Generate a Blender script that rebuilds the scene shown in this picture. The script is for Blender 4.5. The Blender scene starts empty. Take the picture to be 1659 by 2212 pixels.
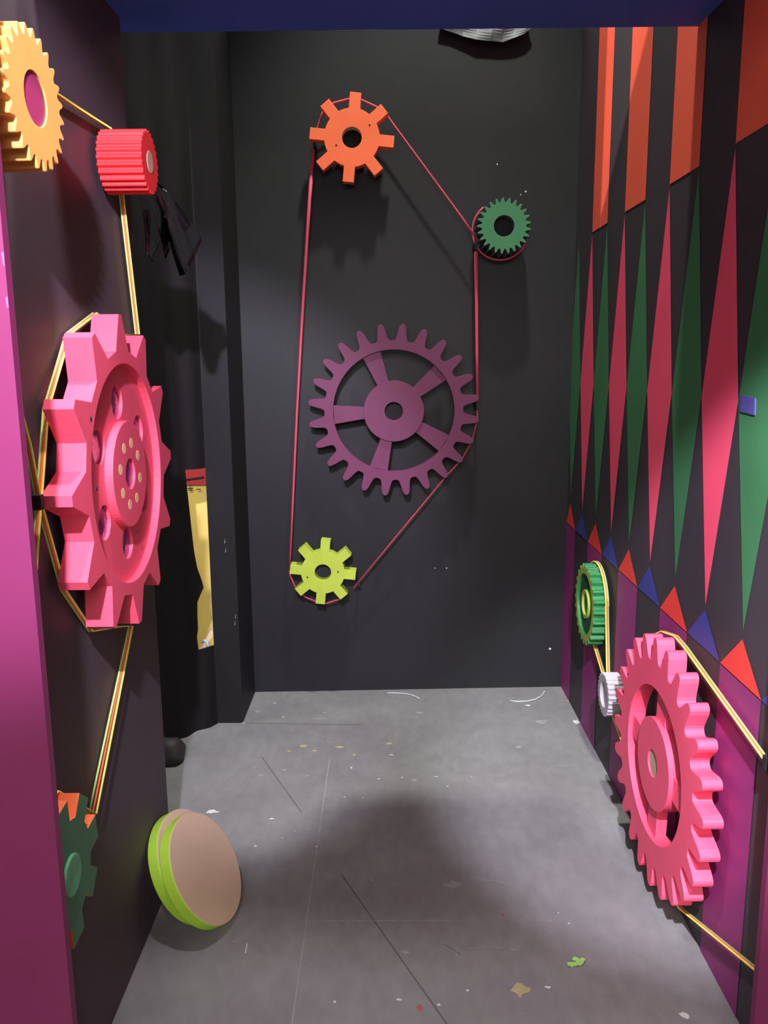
import bpy, bmesh, math, random
from mathutils import Vector, Matrix, noise as mnoise
random.seed(7)
S = bpy.context.scene
COL = S.collection
PI = math.pi
# ------------------------------------------------------------------ camera
PW, PH, FPX, EYE = 1659.0, 2212.0, 1780.0, 1.6
v1 = Vector(((838-PW/2)/FPX, (775-PH/2)/FPX, 1.0)).normalized()          # room depth axis seen by the camera
dxn = (910-PW/2)/FPX
v2 = Vector((dxn, -(v1.x*dxn+v1.z)/v1.y, 1.0)).normalized()              # straight down seen by the camera
v0 = v2.cross(v1)
def towards(v): return Vector((v0.dot(v), v1.dot(v), -v2.dot(v)))
cam_d = bpy.data.cameras.new('camera'); cam = bpy.data.objects.new('camera', cam_d); COL.objects.link(cam)
cam_d.sensor_fit = 'HORIZONTAL'; cam_d.sensor_width = 36; cam_d.lens = FPX/PW*36; cam_d.clip_start = .02
r, d, f = towards(Vector((1,0,0))), towards(Vector((0,1,0))), towards(Vector((0,0,1)))
cam.matrix_world = Matrix(((r.x,-d.x,-f.x,0),(r.y,-d.y,-f.y,0),(r.z,-d.z,-f.z,EYE),(0,0,0,1)))
S.camera = cam
EYEV = Vector((0,0,EYE))
def ray(px, py): return towards(Vector(((px-PW/2)/FPX, (py-PH/2)/FPX, 1.0)))
def on_x(px, py, x): v = ray(px,py); return EYEV+v*(x/v.x)
def on_y(px, py, y): v = ray(px,py); return EYEV+v*(y/v.y)
def on_z(px, py, z): v = ray(px,py); return EYEV+v*((z-EYE)/v.z)
# ------------------------------------------------------------------ world, lamps, exposure
S.view_settings.view_transform = 'Standard'; S.view_settings.look = 'None'
S.view_settings.exposure = 0.0; S.view_settings.gamma = 1.0; S.view_settings.use_curve_mapping = False
W = bpy.data.worlds.new('hall'); S.world = W; W.use_nodes = True
W.node_tree.nodes['Background'].inputs['Color'].default_value = (.92,.90,.94,1)
W.node_tree.nodes['Background'].inputs['Strength'].default_value = .28
def lamp(name, kind, loc, aim, energy, color, **kw):
    l = bpy.data.lights.new(name, kind); l.energy = energy; l.color = color
    for k, v in kw.items(): setattr(l, k, v)
    o = bpy.data.objects.new(name, l); COL.objects.link(o); o.location = loc
    o.rotation_euler = (Vector(aim)-Vector(loc)).to_track_quat('-Z','Y').to_euler()
    return o
lamp('hall_light', 'AREA', (-.1,-2.6,2.9), (.1,2.4,1.0), 165, (1,.93,.95), shape='RECTANGLE', size=2.2, size_y=1.6)
lamp('overhead_spot', 'SPOT', (.35,2.44,5.4), (.25,2.95,0), 760, (.94,1,.93), spot_size=math.radians(62), spot_blend=.5, shadow_soft_size=.10)
lamp('left_gear_spot', 'SPOT', (-.22,-.1,2.6), (-.66,1.75,1.60), 510, (1,.95,1.25), spot_size=math.radians(43), spot_blend=.45, shadow_soft_size=.03)
lamp('right_gear_spot', 'SPOT', (.22,-.1,2.6), (.87,2.40,.52), 900, (1,1,1.2), spot_size=math.radians(28), spot_blend=.6, shadow_soft_size=.03)
lamp('front_overhead_spot', 'SPOT', (-.42,1.66,3.2), (0,1.72,0), 165, (1,.95,1.06), spot_size=math.radians(66), spot_blend=.6, shadow_soft_size=.05)
lamp('side_spot', 'SPOT', (-3.2,3.52,4.0), (.845,3.15,2.5), 420, (1,.93,.85), spot_size=math.radians(26), spot_blend=.2, shadow_soft_size=.02)
lamp('back_room_light', 'AREA', (-1.75,3.15,2.3), (-.95,3.98,.75), 32, (1,.95,.85), size=.35)
# ------------------------------------------------------------------ materials
def lin(c):
    c /= 255.0
    return c/12.92 if c <= .04045 else ((c+.055)/1.055)**2.4
def mat(name, rgb, rough=.6, var=.10, scale=6.0, spec=.35, bump=0.0, stretch=(1,1,1), metal=0.0):
    m = bpy.data.materials.new(name); m.use_nodes = True; nt = m.node_tree; b = nt.nodes['Principled BSDF']
    b.inputs['Roughness'].default_value = rough; b.inputs['Specular IOR Level'].default_value = spec; b.inputs['Metallic'].default_value = metal
    c = [lin(v) for v in rgb]
    tc = nt.nodes.new('ShaderNodeTexCoord'); mp = nt.nodes.new('ShaderNodeMapping'); mp.inputs['Scale'].default_value = stretch
    n = nt.nodes.new('ShaderNodeTexNoise'); n.inputs['Scale'].default_value = scale; n.inputs['Detail'].default_value = 5
    ra = nt.nodes.new('ShaderNodeValToRGB'); ra.color_ramp.elements[0].position = .3; ra.color_ramp.elements[1].position = .7
    ra.color_ramp.elements[0].color = (*[v*(1-var) for v in c],1); ra.color_ramp.elements[1].color = (*[min(1,v*(1+var)) for v in c],1)
    nt.links.new(tc.outputs['Object'], mp.inputs['Vector']); nt.links.new(mp.outputs['Vector'], n.inputs['Vector'])
    nt.links.new(n.outputs['Fac'], ra.inputs['Fac']); nt.links.new(ra.outputs['Color'], b.inputs['Base Color'])
    if bump:
        bp = nt.nodes.new('ShaderNodeBump'); bp.inputs['Strength'].default_value = bump; bp.inputs['Distance'].default_value = .004
        nt.links.new(n.outputs['Fac'], bp.inputs['Height']); nt.links.new(bp.outputs['Normal'], b.inputs['Normal'])
    return m
M = dict(
    back=mat('back_wall_black_paint', (31,31,32), .55, .12, 2.5, .3),
    corner=mat('corner_black_paint', (27,25,26), .6, .12, 2.5, .25),
    left=mat('left_wall_black_paint', (76,62,68), .6, .10, 2.0, .3),
    right=mat('right_wall_black_paint', (62,54,59), .6, .10, 2.0, .3),
    ceil=mat('navy_ceiling_paint', (72,96,185), .7, .10, 3),
    wood=mat('raw_board_edge', (150,135,112), .8, .15, 20),
    orange=mat('orange_wall_paint', (250,98,70), .6, .05, 4),
    wpink=mat('pink_wall_paint', (250,84,114), .6, .05, 4),
    wgreen=mat('green_wall_paint', (64,122,78), .6, .12, 3),
    wred=mat('red_wall_paint', (232,66,58), .6, .05, 4),
    wblue=mat('blue_wall_paint', (62,66,140), .6, .06, 4),
    wmag=mat('magenta_wall_paint', (138,46,108), .55, .08, 3),
    jamb=mat('magenta_frame_paint', (114,36,76), .5, .05, 3),
    chip=mat('paint_chip', (170,84,130), .7, .2, 40),
    tape=mat('blue_tape', (84,80,150), .7, .15, 60),
    lpink=mat('hot_pink_gear_paint', (230,82,104), .5, .05, 8, .35, .15),
    rpink=mat('rose_pink_gear_paint', (244,84,114), .5, .05, 8, .35, .15),
    dred=mat('dot_cream', (240,190,140), .6, .08, 30),
    purplehole=mat('glossy_purple_paint', (130,36,104), .12, .15, 25, .8, .8),
    yellow=mat('amber_gear_paint', (210,148,74), .55, .06, 8),
    maghub=mat('magenta_hub_paint', (150,44,86), .45, .05, 8),
    red=mat('scarlet_cog_paint', (244,48,50), .5, .05, 10),
    tan=mat('bare_mdf_tan', (186,160,132), .8, .08, 30),
    gorange=mat('orange_gear_paint', (255,122,66), .55, .05, 9),
    lgreen=mat('forest_green_gear_paint', (74,124,88), .55, .06, 9),
    lgreen2=mat('mint_green_boss_paint', (96,168,116), .4, .25, 22),
    borange=mat('coral_orange_gear_paint', (250,112,68), .6, .05, 9),
    blime=mat('lime_gear_paint', (172,190,62), .6, .07, 12),
    bpurple=mat('plum_gear_paint', (106,46,78), .6, .05, 6),
    bgreen=mat('teal_green_gear_paint', (60,122,80), .6, .05, 8),
    drum=mat('dusky_violet_drum', (104,94,108), .6, .1, 8),
    hole=mat('dark_bore', (34,33,34), .8, .1, 8),
    rgreen=mat('emerald_gear_side_paint', (32,108,56), .4, .18, 26, .5),
    rgreenface=mat('olive_green_rim_paint', (140,160,66), .55, .12, 20),
    rgreenin=mat('dark_green_recess_paint', (36,74,46), .55, .1, 14),
    white=mat('white_cog_paint', (166,159,161), .5, .04, 9),
    limerim=mat('lime_disc_paint', (164,208,58), .55, .07, 7),
    limeface=mat('brown_mdf_face', (192,166,136), .75, .06, 5),
    corange=mat('neon_orange_cord', (250,104,70), .6, .06, 40),
    cyellow=mat('neon_yellow_cord', (252,240,100), .6, .06, 40),
    cgreen=mat('neon_green_cord', (176,224,120), .6, .06, 40),
    cteal=mat('green_cord', (140,190,110), .6, .06, 40),
    cpink=mat('coral_pink_cord', (200,74,92), .6, .06, 40),
    clip=mat('black_clip', (34,30,32), .6, .1, 20),
    curtain=mat('black_curtain_cloth', (22,18,20), .75, .15, 9, .2, 0, (1,1,.12)),
    plastic=mat('black_bin_liner', (14,12,14), .13, .2, 12, .7),
    bag=mat('black_bag_cloth', (52,46,48), .6, .1, 12),
    greywrap=mat('grey_plastic_wrap', (50,44,47), .5, .2, 14, .4, .2, (1,1,3)),
    ypanel=mat('yellow_board_paint', (246,216,118), .7, .04, 4),
    rpanel=mat('red_board_paint', (205,66,72), .7, .05, 4),
    ink=mat('black_print', (40,36,34), .7, .05, 10),
    batten=mat('pine_batten', (222,196,160), .7, .12, 14, .3, 0, (8,8,1)),
    btie=mat('pale_blue_tie', (150,196,224), .4, .05, 20),
    wtie=mat('white_tie', (176,178,172), .5, .08, 20),
    scrap=mat('green_scrap', (158,206,108), .6, .15, 60),
    axle=mat('black_axle', (40,38,40), .6, .1, 10),
    rubber=mat('floor_seam', (92,88,88), .9, .1, 20),
    spot=mat('dried_paint_white', (196,194,190), .8, .15, 40),
    spoty=mat('dried_paint_ochre', (164,152,112), .8, .2, 30),
    spotr=mat('dried_paint_red', (158,88,90), .8, .2, 30),
    scuff=mat('pale_scuff', (140,136,132), .9, .15, 50),
)
def floor_mat():
    m = bpy.data.materials.new('scuffed_grey_floor_paint'); m.use_nodes = True; nt = m.node_tree; N = nt.nodes; L = nt.links
    b = N['Principled BSDF']; b.inputs['Roughness'].default_value = .55; b.inputs['Specular IOR Level'].default_value = .3
    tc = N.new('ShaderNodeTexCoord')
    def nz(scale, detail, stretch=(1,1,1), rough=.6):
        mp = N.new('ShaderNodeMapping'); mp.inputs['Scale'].default_value = stretch
        n = N.new('ShaderNodeTexNoise'); n.inputs['Scale'].default_value = scale; n.inputs['Detail'].default_value = detail; n.inputs['Roughness'].default_value = rough
        L.new(tc.outputs['Object'], mp.inputs['Vector']); L.new(mp.outputs['Vector'], n.inputs['Vector']); return n
    def ramp(n, p0, c0, p1, c1):
        r_ = N.new('ShaderNodeValToRGB'); e = r_.color_ramp.elements
        e[0].position = p0; e[1].position = p1; e[0].color = (*[lin(v) for v in c0],1); e[1].color = (*[lin(v) for v in c1],1)
        L.new(n, r_.inputs['Fac']); return r_
    def mix(kind, fac, a, c):
        x = N.new('ShaderNodeMix'); x.data_type = 'RGBA'; x.blend_type = kind
        if isinstance(fac, float): x.inputs['Factor'].default_value = fac
        else: L.new(fac, x.inputs['Factor'])
        L.new(a, x.inputs['A']); L.new(c, x.inputs['B']); return x.outputs['Result']
    base = ramp(nz(2.6,8).outputs['Fac'], .34, (124,121,120), .68, (138,136,134))
    fine = ramp(nz(26,6,(1,.5,1)).outputs['Fac'], .3, (226,224,224), .7, (250,250,250))
    c = mix('MULTIPLY', .8, base.outputs['Color'], fine.outputs['Color'])
    blot = ramp(nz(7,3).outputs['Fac'], .60, (0,0,0), .74, (80,80,80))
    pale = N.new('ShaderNodeRGB'); pale.outputs[0].default_value = (lin(158),lin(154),lin(150),1)
    c = mix('MIX', blot.outputs['Color'], c, pale.outputs[0])
    v = N.new('ShaderNodeTexVoronoi'); v.inputs['Scale'].default_value = 15; L.new(tc.outputs['Object'], v.inputs['Vector'])
    sp = ramp(v.outputs['Distance'], .035, (255,255,255), .05, (0,0,0))
    msk = ramp(nz(4,2).outputs['Fac'], .52, (0,0,0), .58, (255,255,255))
    both = mix('MULTIPLY', 1.0, sp.outputs['Color'], msk.outputs['Color'])
    wh = N.new('ShaderNodeRGB'); wh.outputs[0].default_value = (lin(205),lin(203),lin(198),1)
    c = mix('MIX', both, c, wh.outputs[0])
    L.new(c, b.inputs['Base Color']); return m
M['floor'] = floor_mat()
# ------------------------------------------------------------------ helpers
def link(name, me, mats, parent=None, mw=None):
    o = bpy.data.objects.new(name, me); COL.objects.link(o)
    if not isinstance(mats, (list, tuple)): mats = [mats]
    if not me.materials:
        for m in mats: me.materials.append(M[m] if isinstance(m, str) else m)
    if mw is not None: o.matrix_world = mw
    if parent is not None:
        o.parent = parent
        if mw is not None: o.matrix_basis = parent.matrix_world.inverted() @ mw if False else o.matrix_basis
    return o
def bm_obj(name, bm, mats, parent=None, smooth=False):
    bmesh.ops.recalc_face_normals(bm, faces=bm.faces[:])
    me = bpy.data.meshes.new(name); bm.to_mesh(me); bm.free()
    if smooth:
        for p in me.polygons: p.use_smooth = True
    return link(name, me, mats, parent)
def tag(o, label, cat, group=None):
    o['label'] = label; o['category'] = cat
    if group: o['group'] = group
    return o
def struct(o): o['kind'] = 'structure'; return o
def thing(name, label, cat, mw, group=None):
    o = bpy.data.objects.new(name, None); COL.objects.link(o); o.empty_display_size = .05; o.matrix_world = mw
    return tag(o, label, cat, group)
def box(bm, x0, x1, y0, y1, z0, z1, mi=0):
    vs = [bm.verts.new(p) for p in ((x0,y0,z0),(x1,y0,z0),(x1,y1,z0),(x0,y1,z0),(x0,y0,z1),(x1,y0,z1),(x1,y1,z1),(x0,y1,z1))]
    fs = []
    for q in ((0,1,2,3),(4,5,6,7),(0,1,5,4),(1,2,6,5),(2,3,7,6),(3,0,4,7)):
        fc = bm.faces.new([vs[i] for i in q]); fc.material_index = mi; fs.append(fc)
    return fs
def poly(bm, pts, mi=0):
    fc = bm.faces.new([bm.verts.new(p) for p in pts]); fc.material_index = mi; return fc
def tube(bm, pts, r, n=8, mi=0, closed=False):
    """round cord through the points; r a number or one per point"""
    pts = [Vector(p) for p in pts]; k = len(pts); rr = r if isinstance(r, (list,tuple)) else [r]*k
    up = Vector((.31,.17,.93)); rings = []
    for i, p in enumerate(pts):
        a = pts[i-1] if (i > 0 or closed) else p; b = pts[(i+1) % k] if (i < k-1 or closed) else p
        t = (b-a).normalized(); s = t.cross(up)
        if s.length < .05: s = t.cross(Vector((1,0,0)))
        s.normalize(); w = s.cross(t)
        rings.append([bm.verts.new(p+(s*math.cos(2*PI*j/n)+w*math.sin(2*PI*j/n))*rr[i]) for j in range(n)])
    m = k if closed else k-1
    for i in range(m):
        A, B = rings[i], rings[(i+1) % k]
        for j in range(n):
            fc = bm.faces.new((A[j],A[(j+1)%n],B[(j+1)%n],B[j])); fc.material_index = mi; fc.smooth = True
    if not closed:
        bm.faces.new(rings[0]).material_index = mi; bm.faces.new(rings[-1]).material_index = mi
def flat_shape(name, outer, z0, z1, holes=(), bevel=.0012):
    """a board cut to an outline (with holes), from z0 to z1 along its own axis"""
    cu = bpy.data.curves.new(name, 'CURVE'); cu.dimensions = '2D'; cu.fill_mode = 'BOTH'
    for loop in [outer, *holes]:
        sp = cu.splines.new('POLY'); sp.points.add(len(loop)-1); sp.use_cyclic_u = True
        for q, p in zip(sp.points, loop): q.co = (p[0],p[1],0,1)
    bv = min(bevel, (z1-z0)*.3)
    cu.extrude = (z1-z0)/2-bv; cu.bevel_depth = bv; cu.bevel_resolution = 1; cu.offset = -bv
    o = bpy.data.objects.new(name, cu); COL.objects.link(o)
    bpy.context.view_layer.update()
    me = bpy.data.meshes.new_from_object(o.evaluated_get(bpy.context.evaluated_depsgraph_get()))
    bpy.data.objects.remove(o); bpy.data.curves.remove(cu)
    me.materials.clear(); me.name = name
    for v in me.vertices: v.co.z += (z0+z1)/2
    for p in me.polygons: p.use_smooth = False
    return me
def two_tone(me, side_index=1, face_index=0):
    for p in me.polygons: p.material_index = face_index if p.normal.z > .6 else side_index
def circ(r, n=64, c=(0,0)): return [(c[0]+r*math.cos(2*PI*i/n), c[1]+r*math.sin(2*PI*i/n)) for i in range(n)]
def rect_teeth(n, R, Rr, half, ph):
    out = []
    a_r = math.asin(half/Rr); a_t = math.asin(half/R)
    for k in range(n):
        a = ph+2*PI*k/n
        for rad, da in ((Rr,-a_r),(R,-a_t),(R,a_t),(Rr,a_r)): out.append((rad*math.cos(a+da), rad*math.sin(a+da)))
        for j in (1,2):
            b = a+a_r+(2*PI/n-2*a_r)*j/3; out.append((Rr*math.cos(b), Rr*math.sin(b)))
    return out
def wave_teeth(n, R, Rr, ph, sharp=1.6, bias=0.0, steps=16):
    out = []
    for i in range(n*steps):
        a = 2*PI*i/(n*steps); s = .5+.5*math.tanh(sharp*(math.cos(n*a)+bias))/math.tanh(sharp*(1+abs(bias)))
        s = max(0,min(1,s)); rad = Rr+(R-Rr)*s
        out.append((rad*math.cos(a+ph), rad*math.sin(a+ph)))
    return out
def spike_teeth(n, R, Rr, ph, root, tip):
    out = []
    for k in range(n):
        a = ph+2*PI*k/n
        for rad, da in ((Rr,-root),(R,-tip),(R,tip),(Rr,root)): out.append((rad*math.cos(a+da), rad*math.sin(a+da)))
    return out
def frame_left(X, y, z, yaw=0):      # own axis points into the room from the left wall
    return Matrix.Translation((X,y,z)) @ Matrix.Rotation(yaw,4,'Z') @ Matrix(((0,0,1,0),(1,0,0,0),(0,1,0,0),(0,0,0,1)))
def frame_right(X, y, z, yaw=0):
    return Matrix.Translation((X,y,z)) @ Matrix.Rotation(yaw,4,'Z') @ Matrix(((0,0,-1,0),(-1,0,0,0),(0,1,0,0),(0,0,0,1)))
def frame_back(x, Y, z, yaw=0):
    return Matrix.Translation((x,Y,z)) @ Matrix.Rotation(yaw,4,'Z') @ Matrix(((1,0,0,0),(0,0,-1,0),(0,1,0,0),(0,0,0,1)))
def A(deg): return math.radians(deg)
def RA(deg): return math.radians(180-deg)     # an angle read on the right wall (y right, z up) in the gear's own frame
XL, XR, YB = -.69, .845, 3.825
def yb(x): return 3.825+.03*x
CZ, CY = 2.475, 2.43                  # ceiling height and its open back edge
# ------------------------------------------------------------------ the setting
bm = bmesh.new()
poly(bm, [(-2.6,-.2,0),(1.1,-.2,0),(1.1,4.6,0),(-2.6,4.6,0)], 0)
EPS = .0006
def strip(pa, pb, w, mi, up=EPS):
    a, b = on_z(*pa, 0), on_z(*pb, 0); t = (b-a).normalized(); s = Vector((-t.y,t.x,0))*w/2; e = Vector((0,0,up))
    poly(bm, [a-s+e,b-s+e,b+s+e,a+s+e], mi)
strip((628,2230),(712,1640),.004,4); strip((738,1890),(985,2240),.0045,1); strip((566,1636),(652,1756),.004,1)
strip((520,1562),(780,1566),.005,1); strip((655,1990),(1180,1988),.004,4)
strip((960,2040),(995,2062),.003,1)
def splat(px, py, wx, wy, mi, jag=.3, n=11, ang=0):
    c = on_z(px,py,0); ph = random.random()*6
    pts = []
    for i in range(n):
        a = 2*PI*i/n; q = 1+random.uniform(-jag,jag); x, y = wx*q*math.cos(a), wy*q*math.sin(a)
        pts.append((c.x+x*math.cos(ang)-y*math.sin(ang), c.y+x*math.sin(ang)+y*math.cos(ang), EPS*1.5+random.random()*.0002))
    poly(bm, pts, mi)
for a in ((457,1753,.020,.012,2,.25,11,.4),(462,1754,.026,.006,2),(587,1769,.008,.005,2),(613,1664,.014,.010,4),(564,1675,.010,.010,4),(548,1657,.008,.008,4),(505,1691,.007,.008,4),
          (594,1519,.006,.005,2),(612,1549,.005,.004,2),(631,1538,.008,.005,4),(556,1537,.011,.014,4),(702,1540,.014,.010,4),(730,1542,.010,.006,4),
          (625,1623,.009,.007,3),(655,1612,.016,.010,3),(680,1622,.012,.007,3),(733,1614,.020,.010,3),(765,1631,.008,.010,3),(840,1607,.012,.010,3),(845,1631,.007,.005,2),(850,1632,.004,.004,3),
          (759,1659,.004,.006,2),(818,1683,.006,.004,2),(868,1680,.004,.005,2),(895,1686,.009,.003,2),(942,1678,.008,.003,2),(967,1699,.004,.004,2),(784,1724,.004,.003,2),(744,1722,.004,.003,2),(1019,1678,.002,.003,2),
          (552,1828,.006,.004,2),(683,1829,.004,.004,2),(637,1795,.003,.003,2),(980,1912,.030,.018,4),(1108,2052,.012,.006,4),(876,2057,.011,.009,4),(1123,2136,.022,.024,3,.4),(1184,2133,.007,.005,2),(1010,2140,.004,.004,2),(907,2178,.009,.012,5),(1087,1977,.005,.004,5),
          (861,2160,.007,.004,2),(723,2165,.004,.004,2),(948,2171,.004,.004,2),(1477,2193,.010,.012,2,.35),(1188,1990,.006,.005,4),(506,2035,.010,.005,4),(1140,1524,.012,.010,2),(1081,1516,.005,.004,3),(1103,1512,.004,.004,2),(1228,1514,.007,.004,2),
          (460,1562,.007,.003,2),(525,1562,.008,.004,2),(552,1564,.004,.003,3),(905,1540,.02,.012,4),(1170,1560,.03,.02,4),(690,1553,.03,.012,4),(1120,1614,.014,.012,4),(1245,1560,.012,.02,2,.4)):
    splat(*a)
for pa, pb, w, mi in (((664,1583),(713,1597),.004,4),((1015,1897),(1095,1909),.004,4),((1100,1911),(1085,1915),.003,4),((534,2038),(530,2060),.003,2),((1190,1656),(1248,1655),.004,4),((1010,2049),(1100,2049),.003,4)):
    strip(pa, pb, w, mi, EPS*2)
struct(bm_obj('floor', bm, ['floor','rubber','spot','spoty','scuff','spotr']))
# back wall
bm = bmesh.new()
x0, x1, zt = -.78, .93, 2.986
vs = [bm.verts.new(p) for p in ((x0,yb(x0),0),(x1,yb(x1),0),(x1,yb(x1),zt),(x0,yb(x0),zt),(x0,yb(x0)+.06,0),(x1,yb(x1)+.06,0),(x1,yb(x1)+.06,zt),(x0,yb(x0)+.06,zt))]
for q in ((0,1,2,3),(4,5,6,7),(0,1,5,4),(1,2,6,5),(3,2,6,7),(0,3,7,4)): bm.faces.new([vs[i] for i in q])
for (pa, pb, dz) in (((720,64),(826,63),.010),((484,68),(499,67),.008)):      # chipped pale top edge
    a, b = on_y(*pa, YB-.02), on_y(*pb, YB-.02)
    poly(bm, [(a.x,yb(a.x)-.001,zt-.012),(b.x,yb(b.x)-.001,zt-.010),(b.x,yb(b.x)-.001,zt+.0),(a.x,yb(a.x)-.001,zt+.0)], 1)
for px, py, s in ((1075,353,.004),(1137,412,.005),(1035,459,.004),(965,1228,.004),(940,1228,.003),(1190,1405,.006),(1126,419,.003)):
    c = on_y(px,py,YB); y = yb(c.x)-.001
    poly(bm, [(c.x+s*math.cos(i)*random.uniform(.6,1.2), y, c.z+s*math.sin(i)) for i in (0,1.2,2.5,3.6,5)], 2)
struct(bm_obj('wall_back', bm, ['back','wood','spot']))
# boxed corner at the back left
bm = bmesh.new(); box(bm, -.776,-.662,3.457,3.80,0,3.7)
for px, py in ((485,1168),(487,1188),(507,1345),(508,1330)):
    c = on_y(px,py,3.457); poly(bm, [(c.x-.002,3.4565,c.z-.012),(c.x+.002,3.4565,c.z-.010),(c.x+.003,3.4565,c.z+.012)], 1)
struct(bm_obj('wall_corner', bm, ['corner','scuff']))
# left wall panel
bm = bmesh.new(); box(bm, XL-.06, XL, 1.30, 2.334, 0, 3.0); struct(bm_obj('wall_left', bm, 'left'))
# right wall with its painted pattern
bm = bmesh.new(); box(bm, XR, XR+.06, 1.60, 3.95, 0, 3.05, 0)
xw = XR-.0015; w = .2365; y0 = 3.779
def wp(pts, mi): poly(bm, [(xw, max(1.602,min(y,3.849)), z) for y, z in pts], mi)
for k in range(0, 10):
    y = y0-w*k; h = w/2-.0006
    if k % 2 == 0:
        wp([(y,2.094),(y-h,1.493),(y,.955),(y+h,1.493)] if k else [(y,2.094),(y-h,1.493),(y,.955),(3.849,1.30),(3.849,1.75)], 2)
        wp([(y,.933),(y-h,.829),(y+h,.829)], 4)
        wp([(y-h,.826),(y-h,0.001),(y+h,0.001),(y+h,.826)], 5)
    else:
        wp([(y,2.094),(y-h,1.493),(y,.945),(y+h,1.493)], 1)
        wp([(y,.933),(y-h,.829),(y+h,.829)], 6)
        wp([(y,2.104),(y-w,2.104),(y-w,3.04),(y,3.04)], 3)
struct(bm_obj('wall_right', bm, ['right','wpink','wgreen','orange','wred','wmag','wblue']))
# ceiling slab, open towards the back, plus an unseen board added to shade the floor
bm = bmesh.new(); box(bm, XL-.4, XR+.01, 1.75, CY, CZ, CZ+.06)
shade_board = [(-.30,2.0),(-.30,2.441),(-.079,2.444),(-.033,2.46),(0,2.496),(.031,2.572),(.067,2.616),(.125,2.637),(.441,2.634),(.494,2.607),(.533,2.531),(.557,2.463),(.598,2.441),(.7,2.441),(.7,2.0)]
lo = [bm.verts.new((x,y,CZ+.092)) for x,y in shade_board]; hi = [bm.verts.new((x,y,CZ+.13)) for x,y in shade_board]
bm.faces.new(lo); bm.faces.new(hi)
for i in range(len(shade_board)): bm.faces.new((lo[i],lo[(i+1)%len(shade_board)],hi[(i+1)%len(shade_board)],hi[i]))
struct(bm_obj('ceiling', bm, 'ceil'))
# the two magenta boards of the front opening
a, b = on_y(85,1271,1.30), on_y(1640,1950,1.60)
bm = bmesh.new(); box(bm, -2.0, a.x, 1.28, 1.30, 0, 2.47)
for px, py, h in ((26,558,.010),(33,652,.008)):
    c = on_y(px,py,1.279); poly(bm, [(a.x-.003,1.2795,c.z-h),(a.x-.0002,1.2795,c.z-h*1.2),(a.x-.0002,1.2795,c.z+h),(a.x-.004,1.2795,c.z+h*.8)], 1)
struct(bm_obj('trim_1', bm, ['jamb','chip']))
bm = bmesh.new(); box(bm, b.x, 2.2, 1.578, 1.598, 0, 2.47); struct(bm_obj('trim_2', bm, 'jamb'))
bm = bmesh.new(); box(bm, -2.0, 2.2, 1.27, 1.299, 2.475, 3.6); struct(bm_obj('added_header', bm, 'jamb'))  # unseen header, added to keep the hall light off the upper back wall
# ------------------------------------------------------------------ gears: every one an Empty with parts
def part(name, me, mats, parent):
    o = bpy.data.objects.new(name, me); COL.objects.link(o); o.parent = parent
    if not me.materials:
        for m in (mats if isinstance(mats,(list,tuple)) else [mats]): me.materials.append(M[m])
    return o
def axle(root, z0, z1, r=.02, m='axle'): return part('axle', flat_shape('axle', circ(r,24), z0, z1), m, root)

# big hot pink gear, left wall
k = 1.015
g = thing('big_gear', 'big hot pink twelve-tooth gear with six purple holes on the left wall', 'gear', frame_left(-.609, 1.897*k, 1.6-.258*k))
R_, Rr_ = .361*k, .283*k
T = .061
prof = spike_teeth(12, R_, Rr_, A(.5), A(9.2), A(1.7))
part('toothed_ring', flat_shape('toothed_ring', prof, -T, 0, [circ(.252*k,72)]), 'lpink', g)
holes = [circ(.0385, 28, (.168*math.cos(A(92+60*i)), .168*math.sin(A(92+60*i)))) for i in range(6)]
part('disc_plate', flat_shape('disc_plate', circ(.253*k,72), -.05, -.019, holes), 'lpink', g)
for i in range(6):
    c = (.168*math.cos(A(92+60*i)), .168*math.sin(A(92+60*i)))
    o = part('hole_lining', flat_shape('hole_lining', circ(.040, 28, c), -.052, -.027), 'purplehole', g); o['label'] = 'glossy purple painted hole'
hub = part('hub', flat_shape('hub', circ(.123*k,64), -.03, 0, [circ(.036,28)]), 'lpink', g)
part('hub_bore', flat_shape('hub_bore', circ(.037,28), -.03, -.006), 'purplehole', hub)['label'] = 'glossy purple centre hole'
for i in range(8):
    c = (.073*math.cos(A(30+45*i)), .073*math.sin(A(30+45*i)))
    part('dot', flat_shape('dot', circ(.0125,20,c), -.004, .0004, bevel=.0002), 'dred', hub)['label'] = 'cream dot'
axle(g, -.080, -.05, .05)
for px, py in ((210,1056),(305,1008),(297,1147),(196,905)):
    q = on_x(px,py,-.609); part('screw_head', flat_shape('screw_head', circ(.005,10,(q.y-1.897*k, q.z-(1.6-.258*k))), -.002, .0008 if math.hypot(q.y-1.897*k,q.z-1.338) > .25*k else -.0005, bevel=.0003), 'axle', g)

# amber gear, top left
g = thing('fine_tooth_gear', 'amber yellow fine-toothed gear with magenta centre, high on the left wall', 'gear', frame_left(-.58, 1.465, 2.028, A(-1.6)))
part('toothed_body', flat_shape('toothed_body', wave_teeth(24, .115, .094, A(10), .9, -.3), -.095, 0, [circ(.0425,40)]), 'yellow', g)
part('hub', flat_shape('hub', circ(.0428,40), -.09, -.003), 'maghub', g)['label'] = 'magenta centre'
axle(g, -.108, -.095, .04)

# red cog, left wall
g = thing('small_cog', 'small scarlet ribbed cog below and right of the amber gear', 'gear', frame_left(-.572, 2.11, 2.072))
part('ribbed_body', flat_shape('ribbed_body', wave_teeth(26, .0735, .0675, A(2), 1.0), -.106, 0), 'red', g)
part('hub', flat_shape('hub', circ(.0255,32), -.01, .0012, bevel=.0004), 'tan', g)['label'] = 'bare tan centre'
axle(g, -.117, -.106, .03)

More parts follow.
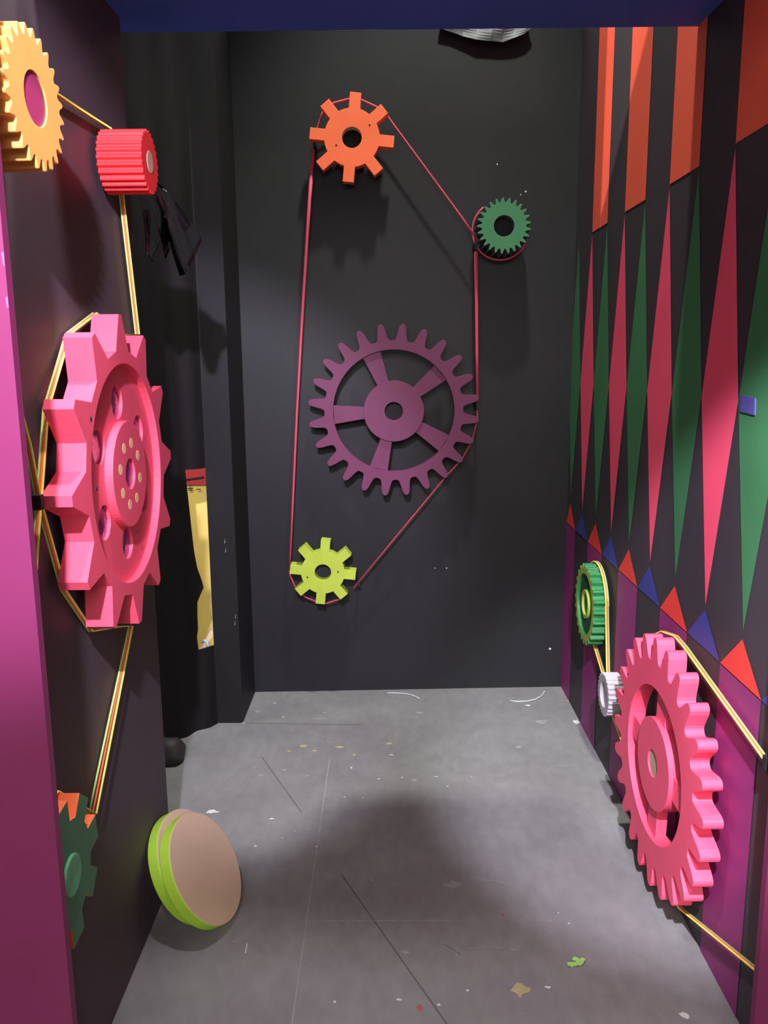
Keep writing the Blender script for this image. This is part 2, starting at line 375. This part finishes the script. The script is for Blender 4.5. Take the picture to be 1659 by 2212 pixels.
# green gear with orange edges, bottom left
g = thing('block_tooth_gear', 'dark green gear with orange edges at lower left, half behind the magenta board', 'gear', frame_left(-.625, 1.447, .615))
me = flat_shape('toothed_body', rect_teeth(8, .152, .107, .028, A(6)), -.055, 0); two_tone(me, 1, 0)
part('toothed_body', me, ['lgreen','gorange'], g)
part('boss', flat_shape('boss', circ(.041,40), -.01, .006, bevel=.003), 'lgreen2', g)['label'] = 'lighter mint green centre boss'
axle(g, -.064, -.055, .04)

# big rose gear, right wall
g = thing('big_gear', 'big rose pink many-toothed gear with open spokes low on the right wall', 'gear', frame_right(.765, 2.243, .428, A(1.1)))
part('toothed_ring', flat_shape('toothed_ring', wave_teeth(24, .378, .305, RA(-4.4), 1.7, -.08), -.052, 0, [circ(.228,72)]), 'rpink', g)
ah = math.asin(.037/.13); ao = math.asin(.037/.2285)
sp_out = []
for i in range(4):
    a0 = RA(94+90*i)
    pts = []
    for rr, da in ((.12,-.30),(.2285,-ao),(.2285,ao),(.12,.30)): pts.append((rr*math.cos(a0+da), rr*math.sin(a0+da)))
    part('spoke', flat_shape('spoke', pts, -.046, -.014), 'rpink', g)
hub = part('hub', flat_shape('hub', circ(.135,64), -.05, -.001, [circ(.040,32)]), 'rpink', g)
part('hub_core', flat_shape('hub_core', circ(.0405,32), -.045, -.006), 'tan', hub)['label'] = 'bare tan board core'
axle(g, -.080, -.048, .05)

# emerald gear, right wall
g = thing('rimmed_gear', 'emerald green rimmed gear highest on the right wall', 'gear', frame_right(.775, 3.165, .633))
prof = wave_teeth(24, .165, .146, RA(-3.5), 1.5, -.35)
me = flat_shape('toothed_rim', prof, -.056, 0, [circ(.121,56)]); two_tone(me, 1, 0)
part('toothed_rim', me, ['rgreenface','rgreen'], g)
part('recess_plate', flat_shape('recess_plate', circ(.1215,56), -.05, -.010), 'rgreenin', g)
me = flat_shape('boss_ring', circ(.058,40), -.03, -.001, [circ(.043,40)]); part('boss_ring', me, 'rgreenface', g)['label'] = 'yellow green centre ring'
axle(g, -.069, -.05, .04)

# white cog, right wall
g = thing('small_cog', 'small white cog between the emerald gear and the big rose gear', 'gear', frame_right(.770, 2.815, .400))
part('ribbed_body', flat_shape('ribbed_body', wave_teeth(26, .0785, .0715, RA(3), 1.2), -.056, 0, [circ(.047,40)]), 'white', g)
part('recess_plate', flat_shape('recess_plate', circ(.0475,40), -.05, -.012), 'white', g)
axle(g, -.074, -.05, .03)

# four gears on the back wall
def back_gear(px, py, Y): c = on_y(px,py,Y); return c, frame_back(c.x, Y, c.z)
PM = 3.72/1780*1.02       # metres per photo pixel at the back gears (used for radii read off the photo)
def screw(root, x, y): part('screw_head', flat_shape('screw_head', circ(.004,10,(x,y)), -.002, .001, bevel=.0003), 'clip', root)
c, mw = back_gear(760, 297, 3.68)
g = thing('block_tooth_gear', 'coral orange eight-tooth gear at the top of the black back wall', 'gear', mw)
me = flat_shape('toothed_body', rect_teeth(8, .179, .117, .0235, A(84)), -.05, 0, [circ(.0415,40)]); part('toothed_body', me, 'borange', g)
part('hole_lining', flat_shape('hole_lining', circ(.0455,40), -.048, -.002, [circ(.0413,40)]), 'tan', g)['label'] = 'raw tan edge inside the hole'
axle(g, -.143, -.045, .06, 'hole'); screw(g, .075, .048); screw(g, -.066, -.030)
c, mw = back_gear(697.4, 1236.7, 3.68)
g = thing('block_tooth_gear', 'lime green eight-tooth gear at the bottom of the black back wall', 'gear', mw)
part('toothed_body', flat_shape('toothed_body', rect_teeth(8, .153, .101, .0215, A(84)), -.065, 0, [circ(.038,40)]), 'blime', g)
axle(g, -.140, -.05, .055, 'hole'); screw(g, .07, .002); screw(g, -.072, -.022)
c, mw = back_gear(850.6, 888.5, 3.69)
g = thing('big_gear', 'big plum purple five-spoke gear in the middle of the black back wall', 'gear', mw)
part('toothed_ring', flat_shape('toothed_ring', wave_teeth(24, .386, .309, A(83.6), 1.9, -.25), -.04, 0, [circ(.270,80)]), 'bpurple', g)
for i in range(5):
    a0 = A(39+72*i); pts = [(.10,-.23),(.272,-.155),(.272,.155),(.10,.23)]
    part('spoke', flat_shape('spoke', [(q*math.cos(a0+e), q*math.sin(a0+e)) for q, e in pts], -.036, -.012), 'bpurple', g)
hub = part('hub', flat_shape('hub', circ(.135,64), -.04, 0, [circ(.0405,36)]), 'bpurple', g)
axle(g, -.135, -.036, .06, 'hole')
c, mw = back_gear(1089, 488, 3.65)
g = thing('fine_tooth_gear', 'green fine-toothed gear at upper right of the black back wall', 'gear', mw)
prof = wave_teeth(25, .117, .094, A(7), 1.2, -.2)
part('toothed_face', flat_shape('toothed_face', prof, -.012, 0, [circ(.0432,40)]), 'bgreen', g)
part('toothed_drum', flat_shape('toothed_drum', prof, -.135, -.0121, [circ(.0432,40)]), 'drum', g)['label'] = 'dusky violet sides'
part('hole_lining', flat_shape('hole_lining', circ(.0434,40), -.135, -.07), 'hole', g)['label'] = 'dark centre hole'
axle(g, -.185, -.13, .06)
# ------------------------------------------------------------------ leaning lime disc
n = Vector((.849,-.14,.51)).normalized(); u = (Vector((0,0,1))-n*n.z).normalized(); s = u.cross(n)
mw = Matrix(((s.x,u.x,n.x,-.533),(s.y,u.y,n.y,2.15),(s.z,u.z,n.z,.162),(0,0,0,1)))
g = thing('stacked_disc', 'lime edged double wooden disc leaning against the left wall', 'disc', mw)
me = flat_shape('front_disc', circ(.161,96), -.036, 0, bevel=.003); two_tone(me); part('front_disc', me, ['limeface','limerim'], g)
me = flat_shape('back_disc', circ(.161,96,(.013,.021)), -.072, -.0362, bevel=.003); two_tone(me); part('back_disc', me, ['limeface','limerim'], g)
# ------------------------------------------------------------------ belts of cord
def arc(cy, cz, R, a0, a1, step=9):
    m = max(2,int(abs(a1-a0)/step)); return [(cy+R*math.cos(A(a0+(a1-a0)*i/m)), cz+R*math.sin(A(a0+(a1-a0)*i/m))) for i in range(m+1)]
def px_pts(lst, X): return [tuple(on_x(x,y,X))[1:] for x, y in lst]
def wall_belt(root, yz, cords, r, fan=None):
    for nm, X in cords:
        mid = cords[1][1]
        bm = bmesh.new(); tube(bm, [(mid+(X-mid)*(fan(y,z) if fan else 1), y, z) for y, z in yz], r, 8); o = bm_obj('cord', bm, nm, root)
        o['label'] = {'corange':'orange cord','cyellow':'yellow cord','cgreen':'green cord','cteal':'dull green cord'}[nm]
XB = -.676
g = thing('drive_belt', 'yellow, orange and green corded belt looping round the gears of the left wall', 'belt', Matrix.Translation((0,0,0)))
yz = [(1.345,1.93)]+arc(1.465,2.028,.117,190,60)+px_pts([(122,205),(236,277)],XB)+arc(2.11,2.072,.078,70,-10)+px_pts([(262,421),(297,722)],XB)
yz += [(2.14,1.665)]+px_pts([(205,677),(147,722),(99,884),(84,1085),(76,1180)],XB)
yz += arc(1.447,.615,.156,150,60,30)[1:-1] if False else [(1.345,.72),(1.40,.768),(1.52,.752)]
yz += px_pts([(200,1758),(283,1352)],XB)+px_pts([(250,1354),(196,1363),(136,1273),(84,1085),(60,960)],XB)+[(1.345,1.93)]
wall_belt(g, yz, (('cgreen',-.6808),('corange',-.676),('cyellow',-.6712)), .0026, lambda y, z: 1.75 if z < .8 else 1)
p = on_x(85,1085,-.662); bm = bmesh.new(); box(bm, -.689,-.656,p.y-.007,p.y+.007,p.z-.014,p.z+.014); bm_obj('clip', bm, 'clip', g)
g = thing('drive_belt', 'yellow, orange and green corded belt looping round the gears of the right wall', 'belt', Matrix.Translation((0,0,0)))
XB = .8225
yz = px_pts([(1652,1637),(1480,1397),(1460,1374),(1432,1364)],XB)+[(2.45,.75),(2.56,.64),(2.66,.47)]
yz += arc(2.815,.400,.083,225,340,12)+px_pts([(1313.5,1447),(1311,1310)],XB)
yz += arc(3.165,.633,.169,165,-55)+px_pts([(1287,1400),(1302,1450)],XB)+[(2.905,.37)]+px_pts([(1327,1550),(1347,1606)],XB)
yz += [(2.60,.27),(2.50,.155),(2.37,.085),(2.24,.045)]+px_pts([(1470,1962),(1631,2092),(1642,2101)],XB)
yz = px_pts([(1664,1654)],XB)+yz
wall_belt(g, yz, (('cteal',.8275),('corange',.8225),('cyellow',.8175)), .0026)
p = on_x(1654,1641,.815); bm = bmesh.new(); box(bm,.808,XR,p.y-.014,p.y+.001,p.z-.02,p.z+.012); bm_obj('clip', bm, 'clip', g)
p = on_x(1347,1546,.815); bm = bmesh.new(); box(bm,.808,XR,p.y-.012,p.y+.012,p.z-.03,p.z+.025); bm_obj('clip', bm, 'clip', g)
# back wall belt: one loop held by small black clips
g = thing('drive_belt', 'coral pink cord belt strung round the four gears of the black back wall', 'belt', Matrix.Translation((0,0,0)))
def back_strand(lst, r, Y=3.745):
    bm = bmesh.new(); tube(bm, [on_y(x,y,Y) for x, y in lst], r, 8); bm_obj('strand', bm, 'cpink', g)
back_strand([(676.5,322),(664,500),(653,680),(641,900),(632,1100),(626,1228)], [.0085,.0075,.0068,.006,.005,.0045])
back_strand([(1028.5,543),(1029,640),(1030,760),(1031.5,868)], [.0088,.0082,.0075,.0065])
back_strand([(626,1232),(627,1243),(640,1274),(660,1290),(692,1303),(706,1303),(735,1294)], .0042)
back_strand([(764,1270),(965,1027),(997,993),(1020,952),(1028,918),(1031,902),(1031,886)], .0040)
back_strand([(680,310),(680,292),(699,236),(722,222),(768,210),(812,230),(836,250),(1000,473),(1032,520)], .0046)
dc = on_y(1081.5,498,3.765)
def ring_px(a0, a1): return [(dc.x+.124*math.cos(A(a0+(a1-a0)*i/18)), 3.765, dc.z+.124*math.sin(A(a0+(a1-a0)*i/18))) for i in range(19)]
bm = bmesh.new(); tube(bm, ring_px(128,335), .0040, 8); bm_obj('strand', bm, 'cpink', g)
for px, py, h in ((679.5,315,.010),(1028,532,.014),(1031,877,.012),(775,1262,.008)):
    p = on_y(px,py,3.745); bm = bmesh.new(); box(bm, p.x-.006,p.x+.006,3.735,yb(p.x),p.z-h,p.z+h); bm_obj('clip', bm, 'clip', g)
# ------------------------------------------------------------------ curtain across the left recess
c0 = Vector((-.777,3.455)); cd = Vector((-.64,-.767)).normalized()
def on_curtain(px, py):
    v = ray(px,py); nx, ny = -cd.y, cd.x; t = (nx*c0.x+ny*c0.y)/(nx*v.x+ny*v.y); p = EYEV+v*t
    return (Vector((p.x,p.y))-c0).dot(cd), p.z
edge = [on_curtain(*q) for q in ((402,1015),(405,1045),(413,1120),(420,1188),(426,1226),(433,1250),(438,1266),(436,1278),(427,1293),(427.5,1330),(429,1362),(426,1366),(430,1404))]
zt, zb = edge[0][1], edge[-1][1]
def s_edge(z):
    for (s1,z1),(s2,z2) in zip(edge,edge[1:]):
        if z2 <= z <= z1: return s2+(s1-s2)*((z-z2)/max(1e-6,z1-z2))
    return 0.0
rows = [0,.05,.1,.15,.2,zb-.0005]+[zb+(zt-zb)*i/26 for i in range(27)]+[zt+.0005]+[zt+(2.88-zt)*i/14 for i in range(1,15)]
bm = bmesh.new(); NC = 70; grid = []
for z in rows:
    s0 = s_edge(min(max(z,zb),zt)) if zb <= z <= zt else 0.0
    row = []
    for j in range(NC):
        s = max(s0, 1.15*(j/(NC-1))**1.5)
        amp = .010*min(1,s/.08)*(1 if z < 2.5 else .5)
        off = amp*math.sin(s*46+.6*math.sin(z*2.1))+.006*min(1,s/.1)*math.sin(s*17+1.3)
        nrm = Vector((-cd.y,cd.x)); zz = z
        if z > 2.87: zz = 2.889+1.04*s if s < 1 else 2.889+1.04
        p = c0+cd*s+nrm*off
        row.append(bm.verts.new((p.x,p.y,zz)))
    grid.append(row)
for a_, b_ in zip(grid,grid[1:]):
    for j in range(NC-1):
        if (a_[j].co-a_[j+1].co).length+(b_[j].co-b_[j+1].co).length > 1e-5: bm.faces.new((a_[j],a_[j+1],b_[j+1],b_[j]))
bmesh.ops.remove_doubles(bm, verts=bm.verts[:], dist=1e-6)
o = bm_obj('black_curtain', bm, 'curtain'); tag(o, 'black curtain closing the gap beyond the left wall, parted at a yellow slit', 'curtain')
md = o.modifiers.new('thickness','SOLIDIFY'); md.thickness = .003
# glossy black bin liner hung at the end of the left wall
bm = bmesh.new()
apex = (-.672,2.352)
cols = []
bot = [(316,548),(330,566),(346,522),(358,560),(374,522),(388,596),(404,592),(420,556),(436,520),(428,498)]
top = [(296,396),(301,394),(307,392),(314,390),(320,389),(326,390),(332,392),(338,395),(344,399),(348,404)]
NB = len(bot)
for i in range(NB):
    col = []; yt, ybm = 2.337+.008*(i%2), 2.40+.05*i/NB+.05*(i%2)
    for j in range(13):
        q = j/12; x = top[i][0]+(bot[i][0]-top[i][0])*(q**.85); y = top[i][1]+(bot[i][1]-top[i][1])*q
        dep = yt+(ybm-yt)*q+.012*math.sin(7*q+i*2.1)*q
        x += 5*math.sin(q*3.1+i*1.7)*q*(1-q)*3
        col.append(bm.verts.new(on_y(x,y,dep)))
    cols.append(col)
for a_, b_ in zip(cols,cols[1:]):
    for j in range(12): bm.faces.new((a_[j],a_[j+1],b_[j+1],b_[j])).smooth = True
o = bm_obj('bin_liner', bm, 'plastic'); tag(o, 'crumpled glossy black plastic bag hanging right of the scarlet cog', 'plastic bag')
md = o.modifiers.new('thickness','SOLIDIFY'); md.thickness = .002
# black bag poking out on the floor behind the left wall end
bm = bmesh.new(); bmesh.ops.create_icosphere(bm, subdivisions=3, radius=1)
for v in bm.verts:
    q = mnoise.noise(v.co*1.7)*.22; v.co = v.co*(1+q); v.co.z = max(v.co.z,-.62)
c = on_z(372,1652,0)
for v in bm.verts: v.co = Vector((c.x-.02+v.co.x*.075, c.y+.03+v.co.y*.06, .040+v.co.z*.064))
o = bm_obj('cloth_bag', bm, 'bag', smooth=True); tag(o, 'small black bundle on the floor peeping from behind the left wall', 'bag')
# yellow printed board behind the slit
g = thing('display_board', 'yellow printed board with a red top seen through the slit by the curtain', 'board', Matrix.Translation((-1.2,3.99,0)))
zr = on_y(430,1047,3.99).z
def part_box(name, m, x0, x1, y0, y1, z0, z1):
    bm = bmesh.new(); box(bm, x0+1.2, x1+1.2, y0-3.99, y1-3.99, z0, z1); return bm_obj(name, bm, m, g)
part_box('yellow_panel','ypanel',-1.75,-.80,3.99,4.02,0,zr)['label'] = 'yellow lower panel'
part_box('red_panel','rpanel',-1.75,-.80,3.985,4.015,zr,zr+.7)['label'] = 'red top panel'
bm = bmesh.new()
def pq(pts): poly(bm, [(p.x+1.2, p.y-3.99, p.z) for p in [on_y(x,y,3.983) for x,y in pts]], 0)
pq([(400,1035),(440,1029),(440,1033),(400,1039)])
pq([(405,1054),(417,1054),(417,1056),(405,1056)]); pq([(409.5,1048),(411.5,1048),(411.5,1060),(409.5,1060)]); pq([(406,1058),(414,1058),(414,1059.5),(406,1059.5)]); pq([(424,1056.5),(434,1056),(434,1058),(424,1058.5)])
bm_obj('printed_marks', bm, 'ink', g)['label'] = 'black printed strokes'
# pale batten and its blue tie at the foot of the slit
a, b = on_y(434,1404,3.462), on_y(452,1376,3.462)
t = (b-a).normalized(); sx = Vector((-t.z,0,t.x))*.010
bm = bmesh.new(); a2 = a-t*.01; b2 = b+t*.03
q = [a2-sx,b2-sx,b2+sx,a2+sx]; lo = [bm.verts.new((p.x,3.462,p.z)) for p in q]; hi = [bm.verts.new((p.x,3.49,p.z)) for p in q]
bm.faces.new(lo); bm.faces.new(hi)
for i in range(4): bm.faces.new((lo[i],lo[(i+1)%4],hi[(i+1)%4],hi[i]))
o = bm_obj('batten', bm, 'batten'); tag(o, 'short pale wooden batten at the foot of the yellow slit', 'batten')
bm = bmesh.new(); tube(bm, [on_y(x,y,yy) for x,y,yy in ((437,1388,3.468),(441,1383,3.45),(446,1386,3.446),(450,1396,3.446),(453,1410,3.446),(455,1425,3.447))], [.0035,.004,.004,.0035,.003,.002], 8)
o = bm_obj('cable_tie', bm, 'btie'); tag(o, 'pale blue cable tie round the short wooden batten', 'cable tie')
# grey plastic behind the top of the back wall
bm = bmesh.new()
lower = [(948,60),(975,70),(1000,79),(1030,86),(1060,89),(1085,92),(1112,82),(1135,72),(1148,62)]
cols = []
for i, (x, y) in enumerate(lower):
    col = []
    for j in range(9):
        q = j/8; p = on_y(x+(6*math.sin(i*1.3+q*4))*(1-q), y+(40-y)*(1-q), 3.822-.016*q+.006*math.sin(i*1.9+q*5)*(1-q*.5)); col.append(bm.verts.new(p))
    cols.append(col)
for a_, b_ in zip(cols,cols[1:]):
    for j in range(8): bm.faces.new((a_[j],a_[j+1],b_[j+1],b_[j])).smooth = False
o = bm_obj('plastic_sheet', bm, 'greywrap'); tag(o, 'crumpled grey plastic sheet sagging below the ceiling edge over the back wall', 'plastic sheet')
md = o.modifiers.new('thickness','SOLIDIFY'); md.thickness = .002
# ------------------------------------------------------------------ small things
bm = bmesh.new(); pts = [on_x(x,y,XR) for x,y in ((1603,853),(1635,860),(1634,897),(1602,889))]
lo = [bm.verts.new((XR-.0045,p.y,p.z)) for p in pts]; hi = [bm.verts.new((XR-.0018,p.y,p.z)) for p in pts]
bm.faces.new(lo); bm.faces.new(hi)
for i in range(4): bm.faces.new((lo[i],lo[(i+1)%4],hi[(i+1)%4],hi[i]))
o = bm_obj('tape_patch', bm, 'tape'); tag(o, 'small square of blue tape stuck on a green diamond of the right wall', 'tape')
def tie(name, lst, label, m, r=.0035):
    bm = bmesh.new(); tube(bm, [on_z(x,y,.0045) for x,y in lst], r, 8); o = bm_obj(name, bm, m); tag(o, label, 'cable tie'); return o
tie('cable_tie', [(836,1497),(855,1497),(872,1498),(888,1501),(899,1505),(906,1509)], 'pale cable tie lying on the floor under the lime gear side of the back wall', 'wtie')['label'] = 'pale bent cable tie on the floor at the middle of the back wall'
tie('cable_tie', [(1103,1514),(1120,1515.5),(1140,1514.5),(1158,1510),(1170,1503),(1176,1494),(1177,1489)], '', 'wtie')['label'] = 'pale curled cable tie on the floor near the back right corner'
bm = bmesh.new()
c = on_z(1245,2083,0)
for k_, (dx_, dy_, a_, L_) in enumerate(((0,0,.35,.020),(.008,.012,-.5,.016),(.014,.004,.9,.014),(-.012,-.006,.1,.014))):
    for q in box(bm, -L_,L_,-.0055,.0055,.0005+.0015*k_,.0035+.0015*k_): pass
    vs = bm.verts[-8:] if False else list(bm.verts)[-8:]
    for v in vs:
        x, y = v.co.x, v.co.y; v.co.x = c.x+dx_+x*math.cos(a_)-y*math.sin(a_)+random.uniform(-.002,.002); v.co.y = c.y+dy_+x*math.sin(a_)+y*math.cos(a_)
o = bm_obj('paper_scrap', bm, 'scrap'); tag(o, 'crumpled light green scrap lying on the floor in front', 'scrap')
